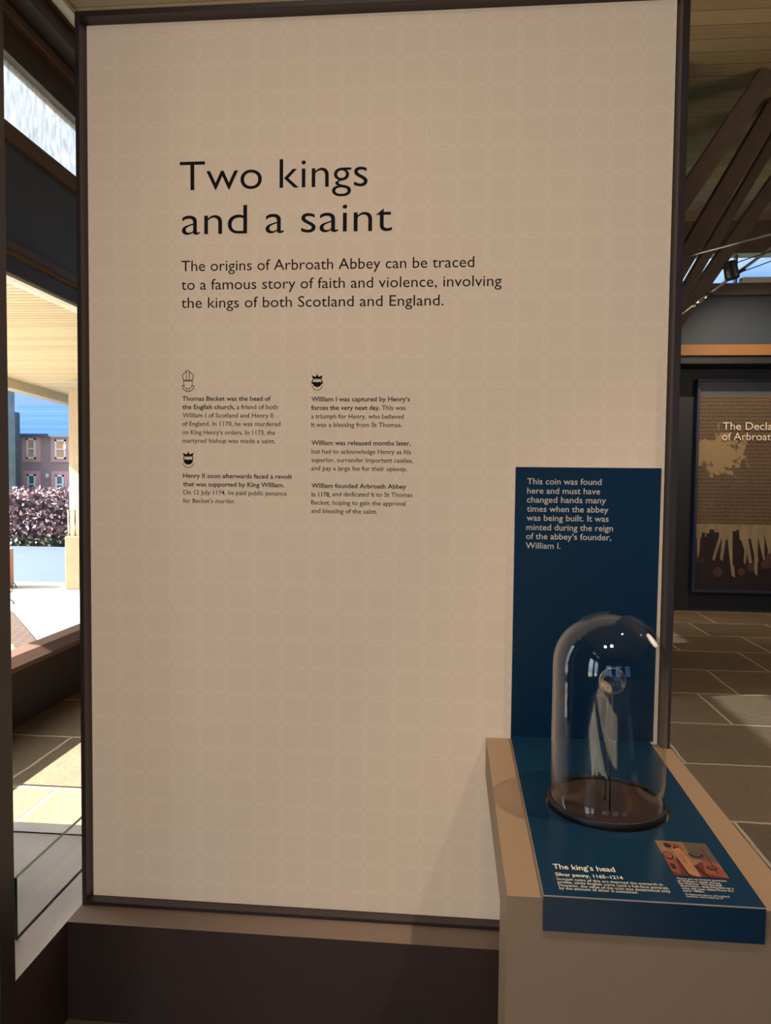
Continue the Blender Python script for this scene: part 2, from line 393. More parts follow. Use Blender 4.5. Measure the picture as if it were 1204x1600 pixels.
# back wall on the right: band of clerestory glass, blue-grey band, timber strip, dark recess
def back_wall():
    bm = bmesh.new()
    add_box(bm, XW, XR, YB + .42, YB + .54, 0, 2.88)           # rear of the dark recess
    add_box(bm, XW, 2.2, YB, YB + .42, 0, 2.88)
    add_box(bm, 5.6, XR, YB, YB + .42, 0, 2.88)
    add_box(bm, 2.2, 5.6, YB, YB + .42, 2.79, 2.88)
    struct(from_bm('wall_back', bm, mat('black_blue_paint', lin(34, 36, 42), .5)))
    struct(box('trim_4', XW, XR, YB - .03, YB + .12, 2.875, 2.99, OAK))
    struct(box('trim_5', XW, XR, YB, YB + .12, 2.99, 3.52, mat('slate_blue_band', lin(52, 62, 76), .5, 0, .08, 3)))
    struct(box('trim_6', XW, XR, YB - .04, YB + .12, 3.52, 3.645, TIMBER))
    struct(box('trim_7', XW, XR, YB - .06, YB + .12, 3.955, 4.30, TIMBER))
    t = struct(bpy.data.objects.new('window_4', None)); COL.objects.link(t); t.location = (2, YB, 3.645)
    box('pane', XW, XR, YB + .05, YB + .06, 3.64, 3.96, WGLASS, t)
    for x in (.2, 1.4, 3.06, 4.6): box('mullion', x - .008, x + .008, YB + .02, YB + .09, 3.645, 3.955, DARK, t)
back_wall()
struct(box('pillar', 1.28, 1.50, 3.2, 4.8, 0, ZC, TIMBER))

# roof braces of dark timber rising from the pillar, and a floor-to-ceiling run of them
for y, a, b, w, h in ((3.4, (1070, 306), (1204, 108), .16, .13), (3.8, (1068, 405), (1204, 174), .16, .125),
                      (4.2, (1067, 457), (1204, 224), .14, .075), (4.6, (1064, 492), (1204, 292), .15, .11)):
    A, B = bp(*a, 1, y), bp(*b, 1, y); d = (B - A).normalized()
    A2 = A - d * ((A.x - 1.48) / d.x); B2 = A + d * ((ZC - .02 - A.z) / d.z)
    bm = bmesh.new(); add_bar(bm, A2, B2, w, h, bev=.006)
    o = from_bm('roof_beam', bm, TIMBER); struct(o)

# ------------------------------------------------------------------ lettering
_cache = {}
def glyph_mesh(s, offset=0.0, serif=False, res=3, spacing=1.0):
    key = (s, offset, serif, res, spacing)
    if key in _cache: return _cache[key]
    c = bpy.data.curves.new('lettering', 'FONT'); c.body = s; c.offset = offset; c.resolution_u = res; c.fill_mode = 'FRONT'; c.space_character = spacing
    o = bpy.data.objects.new('lettering', c); COL.objects.link(o)
    dg = bpy.context.evaluated_depsgraph_get(); dg.update()
    me = bpy.data.meshes.new_from_object(o.evaluated_get(dg))
    V = [Vector(v.co) for v in me.vertices]; F = [list(p.vertices) for p in me.polygons]
    if serif:
        cnt = {}
        for f in F:
            for i in range(len(f)):
                e = tuple(sorted((f[i], f[(i + 1) % len(f)]))); cnt[e] = cnt.get(e, 0) + 1
        pos = {}
        for (i, j), k in cnt.items():
            a, b = V[i], V[j]
            if abs(a.y - b.y) < .004 and .05 < abs(a.x - b.x) < .16:
                ky = (round(a.y, 2), round((a.x + b.x) / 2, 3))
                pos[ky] = (min(a.x, b.x), max(a.x, b.x), a.y)
        for x0, x1, y in pos.values():
            up = 1 if abs(y) < .03 or y < -.05 else -1
            ext = .034
            r = x1 + (ext if (up == 1 or y > .55) else 0.0)
            n = len(V); t = .032
            V += [Vector((x0 - ext, y, 0)), Vector((r, y, 0)), Vector((r, y + up * t, 0)), Vector((x0 - ext, y + up * t, 0))]
            F.append([n, n + 1, n + 2, n + 3] if up == 1 else [n + 3, n + 2, n + 1, n])
    bpy.data.objects.remove(o); bpy.data.curves.remove(c); bpy.data.meshes.remove(me)
    x0 = min(v.x for v in V); x1 = max(v.x for v in V)
    _cache[key] = (V, F, x0, x1)
    return _cache[key]
CAP = max(v.y for v in glyph_mesh('T')[0])

def lettering(name, parent, material, O, U, V, Nn, items, eps=.0006, label=None):
    """items: text, u0, u1, v baseline, cap height, offset, serif[, reference text that spans u0..u1]"""
    vs, fs = [], []; O = Vector(O)
    for it in items:
        s, u0, u1, vb, cap, off, ser = it[:7]
        big = cap > .03
        G, F, x0, x1 = glyph_mesh(s, off, ser, 8 if big else 3)
        if len(it) > 7:
            R = glyph_mesh(it[7], off, ser, 3); rx0, rx1 = R[2], R[3]
        else: rx0, rx1 = x0, x1
        sx = (u1 - u0) / (rx1 - rx0); sy = cap / CAP; n = len(vs)
        for g in G: vs.append(O + U * (u0 + (g.x - x0) * sx) + V * (vb + g.y * sy) + Nn * eps)
        fs += [[i + n for i in f] for f in F]
    o = from_py(name, vs, fs, material, parent)
    if label: o['label'] = label
    return o
EX, EY, EZ = Vector((1, 0, 0)), Vector((0, 1, 0)), Vector((0, 0, 1))

# ------------------------------------------------------------------ the big cream panel
FX0, FX1, FZ0, FZ1 = -1.031, .585, .2754, 2.754
panel = root('information_panel', (-.22, .02, .2754), 'tall cream information panel titled Two kings and a saint, in a dark brown frame', 'panel')
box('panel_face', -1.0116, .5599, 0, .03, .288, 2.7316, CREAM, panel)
def ring_frame(x0, x1, z0, z1, y0, y1, wl, wr, wb, wt):
    bm = bmesh.new()
    add_box(bm, x0, x0 + wl, y0, y1, z0, z1, .0015); add_box(bm, x1 - wr, x1, y0, y1, z0, z1, .0015)
    add_box(bm, x0 + wl - .001, x1 - wr + .001, y0, y1, z0, z0 + wb, .0015); add_box(bm, x0 + wl - .001, x1 - wr + .001, y0, y1, z1 - wt, z1, .0015)
    return bm
from_bm('frame', ring_frame(FX0, FX1, FZ0, FZ1, -.03, .075, .013, .0185, .0105, .0155), DARK, panel)
box('backing_board', FX0 + .012, FX1 - .012, .032, .07, FZ0 + .01, FZ1 - .01, GAP, panel)
PX = lambda px, py: bp(px, py, 1, 0.0)
def pitem(s, xl, xr, y, cap, off, ser, y2=None, k=5.714, ox=270, oy=560):
    a = PX(ox + xl / k, oy + y / k); b = PX(ox + xr / k, oy + (y2 if y2 is not None else y) / k)
    return (s, a.x, b.x, (a.z + b.z) / 2, cap, off, ser)
NM = Vector((0, -1, 0))
def plines(rows): return [pitem(*r) for r in rows]
T = dict(k=2.15, ox=260, oy=220)
for it in (pitem('Two kings', 45, 675, 163, .0775, -.006, False, 157, **T), pitem('and a saint', 52, 757, 315, .0775, -.006, False, 304, **T)):
    lettering('title_lettering', panel, INK, (0, 0, 0), EX, EZ, NM, [it])
lettering('introduction_lettering', panel, INK, (0, 0, 0), EX, EZ, NM, [
    pitem('The origins of Arbroath Abbey can be traced', 50, 1033, 438, .0285, .0, False, 425, **T),
    pitem('to a famous story of faith and violence, involving', 50, 1125, 500, .0285, .0, False, 489, **T),
    pitem('the kings of both Scotland and England.', 50, 930, 562, .0285, .0, False, 553, **T)])
cb = .0120; BO, RO = .013, .003
def B_(s, a, b, y): return (s, a, b, y, cb, BO, True)
def R_(s, a, b, y): return (s, a, b, y, cb, RO, True)
def colitems(rows, ox): return [pitem(*r, ox=ox) for r in rows]
lettering('body_lettering', panel, INK, (0, 0, 0), EX, EZ, NM, colitems([
    B_('Thomas Becket was the head of', 85, 875, 378), B_('the English church,', 83, 552, 453), R_('a friend of both', 570, 937, 453),
    R_('William I of Scotland and Henry II', 85, 897, 528), R_('of England. In 1170, he was murdered', 83, 962, 603),
    R_('on King Henry\u2019s orders. In 1173, the', 83, 912, 680), R_('martyred bishop was made a saint.', 83, 915, 755)], 270))
lettering('body_lettering', panel, INK, (0, 0, 0), EX, EZ, NM, colitems([
    B_('Henry II soon afterwards faced a revolt', 90, 1062, 1070), B_('that was supported by King William.', 90, 995, 1145),
    R_('On 12 July 1174, he paid public penance', 90, 1015, 1219), R_('for Becket\u2019s murder.', 90, 558, 1291)], 270))
lettering('body_lettering', panel, INK, (0, 0, 0), EX, EZ, NM, colitems([
    B_('William I was captured by Henry\u2019s', 92, 972, 383), B_('forces the very next day.', 90, 705, 460), R_('This was', 722, 935, 460),
    R_('a triumph for Henry, who believed', 90, 918, 537), R_('it was a blessing from St Thomas.', 90, 902, 612)], 470))
lettering('body_lettering', panel, INK, (0, 0, 0), EX, EZ, NM, colitems([
    B_('William was released months later,', 92, 978, 775), R_('but had to acknowledge Henry as his', 92, 980, 852),
    R_('superior, surrender important castles,', 92, 998, 928), R_('and pay a large fee for their upkeep.', 92, 947, 1003)], 470))
lettering('body_lettering', panel, INK, (0, 0, 0), EX, EZ, NM, colitems([
    B_('William founded Arbroath Abbey', 92, 938, 1159), B_('in 1178,', 92, 262, 1234), R_('and dedicated it to St Thomas', 280, 993, 1234),
    R_('Becket, hoping to gain the approval', 92, 935, 1310), R_('and blessing of the saint.', 92, 680, 1383)], 470))

# small printed heads above the paragraphs: strokes and filled shapes flat on the print
def icon(name, ox, strokes, fills, label):
    vs, fs = [], []
    P = lambda q: Vector((lambda w: (w.x, -.0006, w.z))(PX(ox + q[0] / 5.714, 560 + q[1] / 5.714)))
    for pts, w in strokes:
        hw = w / 2
        for a, b in zip(pts, pts[1:]):
            dx, dy = b[0] - a[0], b[1] - a[1]; l = math.hypot(dx, dy) or 1; nx, ny = -dy / l * hw, dx / l * hw; ex, ey = dx / l * hw * .5, dy / l * hw * .5
            n = len(vs)
            vs += [P((a[0] + nx - ex, a[1] + ny - ey)), P((a[0] - nx - ex, a[1] - ny - ey)), P((b[0] - nx + ex, b[1] - ny + ey)), P((b[0] + nx + ex, b[1] + ny + ey))]
            fs.append([n, n + 1, n + 2, n + 3])
    for poly in fills:
        n = len(vs); vs += [P(q) for q in poly]; fs.append(list(range(n, n + len(poly))))
    o = from_py(name, vs, fs, INK, panel); o['label'] = label
def arc(cx, cy, rx, ry, a0, a1, n=16): return [(cx + rx * math.cos(math.radians(a0 + (a1 - a0) * i / n)), cy + ry * math.sin(math.radians(a0 + (a1 - a0) * i / n))) for i in range(n + 1)]
icon('mitre_icon', 270, [
    ([(133, 105), (84, 150), (95, 195), (175, 195), (184, 150), (133, 105)], 6), ([(121, 122), (121, 195)], 5), ([(146, 122), (146, 195)], 5),
    ([(95, 203), (175, 203)], 5), ([(95, 203), (99, 240)] + arc(135, 238, 36, 32, 180, 0) + [(175, 203)], 5),
    ([(97, 240), (85, 244)] + arc(136, 246, 51, 50, 180, 0) + [(176, 240)], 6), ([(122, 270), (124, 294)], 4), ([(148, 270), (146, 294)], 4)], [],
    'outline of a bishop in a mitre')
def king(ox, cx, y, moust):
    beard = arc(cx, y + 84, 39, 34, 180, 0) + [(cx + 30, y + 74), (cx + 15, y + 70), (cx, y + 78), (cx - 15, y + 70), (cx - 30, y + 74)]
    st = [([(cx - 38, y + 48), (cx + 38, y + 48)], 3), ([(cx - 40, y + 48), (cx - 38, y + 88)], 8), ([(cx + 40, y + 48), (cx + 38, y + 88)], 8),
          (arc(cx, y + 98, 47, 47, 172, 8), 5)]
    if moust: st += [([(cx - 50, y + 70), (cx - 46, y + 84), (cx - 14, y + 90)], 8), ([(cx + 50, y + 70), (cx + 46, y + 84), (cx + 14, y + 90)], 8)]
    return st, [[(cx - 40, y + 26), (cx - 38, y + 44), (cx + 38, y + 44), (cx + 40, y + 26)], [(cx - 49, y + 12), (cx - 40, y + 40), (cx - 12, y + 30)],
                [(cx + 12, y + 30), (cx + 40, y + 40), (cx + 49, y + 12)], [(cx - 16, y + 30), (cx + 16, y + 30), (cx + 5, y + 12), (cx, y - 2), (cx - 5, y + 12)], beard]
s, f = king(270, 138, 830, False); icon('king_icon', 270, s, f, 'crowned bearded head over Henry paragraph')
s, f = king(470, 145, 138, True); icon('king_icon', 470, s, f, 'crowned head with swept moustache')

# ------------------------------------------------------------------ low platforms
base = box('panel_base', -1.0305, .586, -.1131, .43, 0, .2754, [mat('shaded_laminate', lin(140, 120, 106), .55, 0, .08, 5, (6, 1, 1), .04), RISER], None, .0, origin=(-.22, .16, 0))  # top is the platform's laminate, its darker colour stands in for shade
for p in base.data.polygons: p.material_index = 0 if p.normal.z > .5 else 1
tag(base, 'low dark base with grey top ledge under the tall cream panel', 'plinth')
plat = box('display_platform', -2.0, -1.0315, -.359, .43, 0, .2754, [LEDGE_LIT, RISER], None, .0, origin=(-1.5, .04, 0))
for p in plat.data.polygons: p.material_index = 0 if p.normal.z > .5 else 1
tag(plat, 'low grey-topped platform by the window carrying the glass sheets', 'platform')
def sheet(name, x0, x1, y0, y1, label):
    o = box(name, x0, x1, y0, y1, .2754, .441, [GLASS, GREENEDGE], None, .0, origin=((x0 + x1) / 2, (y0 + y1) / 2, .2754))
    big = max(p.area for p in o.data.polygons)
    for p in o.data.polygons: p.material_index = 0 if p.area > .9 * big else 1
    tag(o, label, 'glass screen'); return o
sheet('glass_barrier', -1.129, -1.119, -.2, .351, 'low clear glass sheet running along the platform front edge towards the panel')
sheet('glass_barrier', -1.98, -1.119, .355, .365, 'low clear glass sheet across the back of the grey platform')

# neighbouring panel at the left border, only its edge shows
nb = root('partition_panel', (-1.6, -.4, 0), 'dark brown upright panel edge along the left border of the picture', 'panel')
NBX = -1.0225
bm = bmesh.new(); add_box(bm, -2.35, NBX, -.425, -.366, 0, 2.76, .002)
from_bm('panel_core', bm, DARK, nb)
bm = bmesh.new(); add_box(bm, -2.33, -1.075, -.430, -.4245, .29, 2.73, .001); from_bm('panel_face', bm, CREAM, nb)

# ------------------------------------------------------------------ plinth with the coin display
ZP = .7968
pl = root('display_plinth', (.35, -.38, 0), 'beige cantilevered plinth holding the blue board and the glass dome', 'plinth')
prof = [(-.0306, ZP), (-.7678, ZP), (-.7678, 0), (-.612, 0), (-.612, .697), (-.0306, .697)]
k = len(prof); vs = [Vector((x, y, z)) for x in (.1054, .589) for y, z in prof]
fs = [[i, (i + 1) % k, (i + 1) % k + k, i + k] for i in range(k)] + [list(range(k)), list(range(k, 2 * k))[::-1]]
bm = bmesh.new(); bv = [bm.verts.new(v) for v in vs]
for f in fs: bm.faces.new([bv[i] for i in f])
bmesh.ops.bevel(bm, geom=[e for e in bm.edges if e.calc_length() > .09], offset=.0012, segments=1, affect='EDGES')
from_bm('plinth_body', bm, PLINTH, pl)
box('back_strip', .1057, .5655, -.0305, -.001, .697, ZP - .0003, PLINTH, pl)

bd = root('caption_board', (.35, -.38, ZP), 'petrol blue folded caption board standing behind and lying under the dome', 'board')
ZD = ZP + .0105
def slab(name, poly, n, t, mats, parent, hole=None, bev=0.0):
    """flat sheet: outline poly (3-D), thickness t along n, optional round hole (centre, radius); cut edges take mats[1]"""
    bm = bmesh.new(); n = Vector(n)
    vs = [bm.verts.new(v) for v in poly]; es = [bm.edges.new((vs[i], vs[(i + 1) % len(vs)])) for i in range(len(vs))]
    if hole:
        c, r, seg = hole; hv = [bm.verts.new(Vector(c) + Vector((r * math.cos(2 * math.pi * i / seg), r * math.sin(2 * math.pi * i / seg), 0))) for i in range(seg)]
        es += [bm.edges.new((hv[i], hv[(i + 1) % seg])) for i in range(seg)]
    bmesh.ops.triangle_fill(bm, use_beauty=True, use_dissolve=False, edges=es, normal=n)
    ext = bmesh.ops.extrude_face_region(bm, geom=bm.faces[:])
    bmesh.ops.translate(bm, vec=-n * t, verts=[g for g in ext['geom'] if isinstance(g, bmesh.types.BMVert)])
    bmesh.ops.recalc_face_normals(bm, faces=bm.faces[:])
    for f in bm.faces: f.material_index = 0 if abs(f.normal.dot(n)) > .5 else 1
    me = bpy.data.meshes.new(name); bm.to_mesh(me); bm.free()
    return link(name, me, mats, parent)
DC = Vector((.342, -.412, 0))
slab('upright_board', [(.172, -.0125, ZD - .0005), (.546, -.0125, ZD - .0005), (.549, -.0125, 1.534), (.172, -.0125, 1.534)], (0, -1, 0), .0105, [BLUE, EDGE], bd)
slab('desk_board', [(.171, -.0125, ZD), (.537, -.0125, ZD), (.522, -.7792, ZD), (.165, -.7792, ZD)], (0, 0, 1), .0100, [BLUE, EDGE], bd, ((DC.x, DC.y, ZD), .1275, 96))
bm = bmesh.new(); add_box(bm, .165, .522, -.7795, -.7695, .7455, ZD - .0024, .0006); from_bm('front_fascia', bm, BLUE, bd)
def bitem(s, xl, xr, y, cap, off):
    a = bp(790 + xl / 4.459, 720 + y / 4.459, 1, -.0125); b = bp(790 + xr / 4.459, 720 + (y + 5) / 4.459, 1, -.0125)
    return (s, a.x, b.x, (a.z + b.z) / 2, cap, off, False)
lettering('caption_lettering', bd, CREAMINK, (0, -.0125, 0), EX, EZ, NM, [bitem(s, a, b, y, .0158, .006) for s, a, b, y in (
    ('This coin was found', 148, 665, 163), ('here and must have', 148, 655, 228), ('changed hands many', 146, 697, 291), ('times when the abbey', 146, 713, 355),
    ('was being built. It was', 144, 715, 418), ('minted during the reign', 142, 745, 484), ('of the abbey\u2019s founder,', 140, 733, 547), ('William I.', 138, 380, 609))])
def ditem(s, l, r, k, ox, oy, cap, off, ser=False):
    a = bp(ox + l[0] / k, oy + l[1] / k, 2, ZD); b = bp(ox + r[0] / k, oy + r[1] / k, 2, ZD)
    return (s, a.x, b.x, (a.y + b.y) / 2, cap, off, ser)
D1 = (3.3077, 840, 1290); D2 = (8.027, 1010, 1300)
lettering('heading_lettering', bd, CREAMINK, (0, 0, ZD), EX, EY, EZ, [ditem('The king\u2019s head', (80, 222), (402, 243), *D1, .0165, .012)])
lettering('text_lettering', bd, CREAMINK, (0, 0, ZD), EX, EY, EZ, [
    ditem('Silver penny, 1165\u20131214', (92, 259), (442, 281), *D1, .0105, .014),
    ditem('Scottish coins of this era depicted the monarch in', (97, 279), (648, 316), *D1, .0078, .0),
    ditem('profile, while English coins used a full-face portrait.', (103, 297), (680, 333), *D1, .0078, .0),
    ditem('However, the value of the coin was determined only', (108, 313), (688, 350), *D1, .0078, .0),
    ditem('by the amount of silver it contained.', (112, 329), (520, 355), *D1, .0078, .0)])
lettering('text_lettering', bd, CREAMINK, (0, 0, ZD), EX, EY, EZ, [
    ditem('There are no known portraits', (378, 592), (1005, 633), *D2, .0058, .0),
    ditem('of William I made during', (388, 625), (930, 658), *D2, .0058, .0),
    ditem('his lifetime. This fanciful', (408, 655), (945, 688), *D2, .0058, .0),
    ditem('illustration, depicting him as a', (428, 685), (1095, 726), *D2, .0058, .0),
    ditem('wise old man, dates from the', (443, 717), (1095, 757), *D2, .0058, .0),
    ditem('early 1800s.', (458, 748), (730, 765), *D2, .0058, .0),
    ditem('\u00a9 National Library of Scotland', (488, 792), (1040, 829), *D2, .0052, -.004),
    ditem('Licensor www.scran.ac.uk', (502, 818), (970, 850), *D2, .0052, -.004)])
# printed picture: a plain robed figure in ochres and reds
def picture():
    c = [bp(1010 + x / 8.027, 1300 + y / 8.027, 2, ZD) for x, y in ((345, 545), (1035, 590), (735, 150), (95, 105))]
    Pq = lambda u, v, e=0: (c[0] * (1 - u) * (1 - v) + c[1] * u * (1 - v) + c[2] * u * v + c[3] * (1 - u) * v) + EZ * (.0005 + e)
    mats = [mat('print_ochre', lin(142, 108, 80), .5, 0, .3, 60), mat('print_red', lin(108, 44, 42), .5, 0, .35, 70), mat('print_grey', lin(92, 80, 70), .5, 0, .2, 60),
            mat('print_flesh', lin(172, 124, 86), .5, 0, .2, 60), mat('print_dark', lin(48, 32, 30), .5), mat('print_rust', lin(146, 76, 52), .5, 0, .3, 60)]
    vs, fs, mi = [], [], []; layer = [0]
    def poly(pts, m):
        layer[0] += 1; n = len(vs); vs.extend(Pq(u, v, layer[0] * .00002) for u, v in pts); fs.append(list(range(n, n + len(pts)))); mi.append(m)
    def ell(cx, cy, rx, ry, m, n=18): poly([(cx + rx * math.cos(6.2832 * i / n), cy + ry * math.sin(6.2832 * i / n)) for i in range(n)], m)
    poly([(0, 0), (1, 0), (1, 1), (0, 1)], 0)
    poly([(.52, .52), (1, .40), (1, 1), (.55, 1)], 2)
    poly([(0, 0), (.98, 0), (.98, .22), (.66, .42), (.5, .3), (.2, .45), (0, .4)], 1)
    poly([(.62, .10), (.98, .02), (.95, .40), (.7, .46)], 5)
    poly([(0, .12), (.14, .05), (.2, .4), (.02, .5)], 5); poly([(.03, .18), (.12, .16), (.13, .3), (.05, .34)], 4)
    poly([(.28, .08), (.42, .0), (.5, 0), (.46, .55), (.36, .7), (.26, .5)], 3)
    ell(.34, .80, .14, .15, 5); ell(.33, .76, .09, .09, 3); ell(.2, .86, .07, .08, 4); ell(.36, .83, .06, .04, 1); ell(.30, .79, .03, .025, 4)
    poly([(.25, .70), (.43, .72), (.44, .42), (.36, .28), (.28, .42)], 3)
    for q in range(4): poly([(.28 + q * .035, .68), (.29 + q * .035, .68), (.335 + q * .02, .34), (.325 + q * .02, .34)], 5)
    ell(.10, .55, .10, .12, 4); ell(.10, .56, .08, .095, 5)
    poly([(.5, .62), (.62, .52), (.78, .56), (.8, .66), (.77, .66), (.74, .60), (.62, .57), (.53, .66)], 4)
    ell(.72, .80, .15, .10, 2)
    poly([(.84, .86), (.87, .86), (.86, .10), (.83, .10)], 1); ell(.80, .26, .10, .06, 4); ell(.80, .27, .07, .035, 2)
    poly([(.5, .30), (.53, .32), (.66, .0), (.6, .0)], 4); poly([(.22, .5), (.25, .5), (.3, 0), (.26, 0)], 4)
    o = from_py('printed_picture', vs, fs, mats, bd, mi=mi); o['label'] = 'small red and ochre picture of a bearded robed figure'
picture()

# ------------------------------------------------------------------ glass dome, its base, the lens and the coin
ZB = ZD + .004
dbase = root('dome_base', (DC.x, DC.y, ZP), 'black round base set into the blue board beneath the glass dome', 'base')
lathe('base_disc', [(0, ZP + .0005), (.1185, ZP + .0005), (.1185, ZB + .0015), (0, ZB + .0015)], DC, BASE, dbase, 96, smooth=False)
lathe('base_rim', [(.1188, ZP + .001), (.1222, ZP + .001), (.1222, ZB + .009), (.1190, ZB + .0105), (.1190, ZB + .0015), (.1188, ZP + .001)], DC, BLACK, dbase, 96)
R, ZT, HR = .1182, 1.224, .1178
zc = ZT - HR; z0 = ZB + .0018
outer = [(R, z0 + (zc - z0) * i / 8) for i in range(9)] + [(R * math.cos(math.radians(a)), zc + HR * math.sin(math.radians(a))) for a in range(5, 90, 5)] + [(0, ZT)]
inner = [(0, ZT - .004)] + [((R - .0035) * math.cos(math.radians(a)), zc + (HR - .0038) * math.sin(math.radians(a))) for a in range(85, 0, -5)] + [(R - .0035, zc - (zc - z0) * i / 8) for i in range(9)]
dome = lathe('glass_dome', outer + inner + [(R, z0)], DC, glass_mat('dome_glass', (.97, .975, .975, 1), 1.5), None, 96, origin=(DC.x, DC.y, z0))
tag(dome, 'tall clear glass dome on the blue board with a lens and coin inside', 'glass dome')

LC = Vector((.3395, -.456, 1.086))
ls = root('magnifier_stand', (.34, -.456, ZB), 'round magnifying lens on a thin dark rod inside the dome, in front of the coin', 'magnifier')
tube('rod', [(.34, -.456, ZB), (.3397, -.456, LC.z - .027)], .0021, BLACK, ls, 10)
r0 = .0268; sag = .0042
lensg, nt, p, N, L = base_mat('lens_glass'); p.inputs['Transmission Weight'].default_value = 1; p.inputs['Roughness'].default_value = 0; p.inputs['IOR'].default_value = 1.5; p.inputs['Base Color'].default_value = (1, 1, 1, 1)
rr = (r0 * r0 + sag * sag) / (2 * sag)
pf = [(r0 * i / 12, math.sqrt(rr * rr - (r0 * i / 12) ** 2) - (rr - sag)) for i in range(13)]
lens = lathe('lens', [(a, b + .0008) for a, b in pf] + [(a, -b - .0008) for a, b in pf[::-1]], LC, lensg, ls, 64, 'Y')
lathe('lens_rim', [(r0 + .0001, -.0022), (r0 + .0010, -.0022), (r0 + .0010, .0022), (r0 + .0001, .0022), (r0 + .0001, -.0022)], LC, CHROME, ls, 64, 'Y')
cn = root('coin_stand', (.3405, -.408, ZB), 'thin dark rod behind the lens holding up the small old coin', 'stand')
CC = Vector((.3378, -.4075, 1.064))
tube('rod', [(.3405, -.4075, ZB), (.3405, -.4055, CC.z - .004)], .0018, BLACK, cn, 10)
box('clip', .3375 - .004, .3405 + .003, -.4065, -.4045, CC.z - .012, CC.z - .004, BLACK, cn)
def coin():
    m, nt, p, N, L = base_mat('worn_coin_metal'); p.inputs['Base Color'].default_value = lin(214, 168, 112); p.inputs['Metallic'].default_value = .55; p.inputs['Roughness'].default_value = .42
    tc = N('ShaderNodeTexCoord'); nz = N('ShaderNodeTexNoise'); nz.inputs['Scale'].default_value = 320; nz.inputs['Detail'].default_value = 3; L(tc.outputs['Object'], nz.inputs['Vector'])
    b = N('ShaderNodeBump'); b.inputs['Strength'].default_value = .9; b.inputs['Distance'].default_value = .001; L(nz.outputs['Fac'], b.inputs['Height']); L(b.outputs[0], p.inputs['Normal'])
    c = mixc(N, L, nz.outputs['Fac'], lin(120, 74, 36), lin(250, 206, 150)); L(c, p.inputs['Base Color'])  # warm lamplight on the silver is put into this coppery colour
    bm = bmesh.new(); n = 40; rings = []
    for rad, y in ((.0112, -.0006), (.0104, -.0009), (.0084, -.0007), (.0078, -.0009), (.0, -.0008)):
        if rad == 0: rings.append([bm.verts.new((0, y, 0))]); continue
        rings.append([bm.verts.new((rad * (1 + .03 * math.sin(3 * k * .157 + 1)) * math.cos(k * math.tau / n), y, rad * (1 + .03 * math.sin(5 * k * .157)) * math.sin(k * math.tau / n))) for k in range(n)])
    back = [bm.verts.new((v.co.x, .0006, v.co.z)) for v in rings[0]]
    for k in range(n):
        k2 = (k + 1) % n
        for a, c2 in zip(rings[:-2], rings[1:-1]): bm.faces.new((a[k], a[k2], c2[k2], c2[k]))
        bm.faces.new((rings[-2][k], rings[-2][k2], rings[-1][0])); bm.faces.new((back[k], back[k2], rings[0][k2], rings[0][k]))
    bm.faces.new(back)
    for v in list(bm.verts): v.co = Matrix.Rotation(math.radians(-22), 3, 'Z') @ v.co + CC
    o = from_bm('coin', bm, m, None, origin=tuple(CC)); tag(o, 'small worn silver coin with lamp warmth in its colour, seen through the round lens inside the dome', 'coin')
coin()

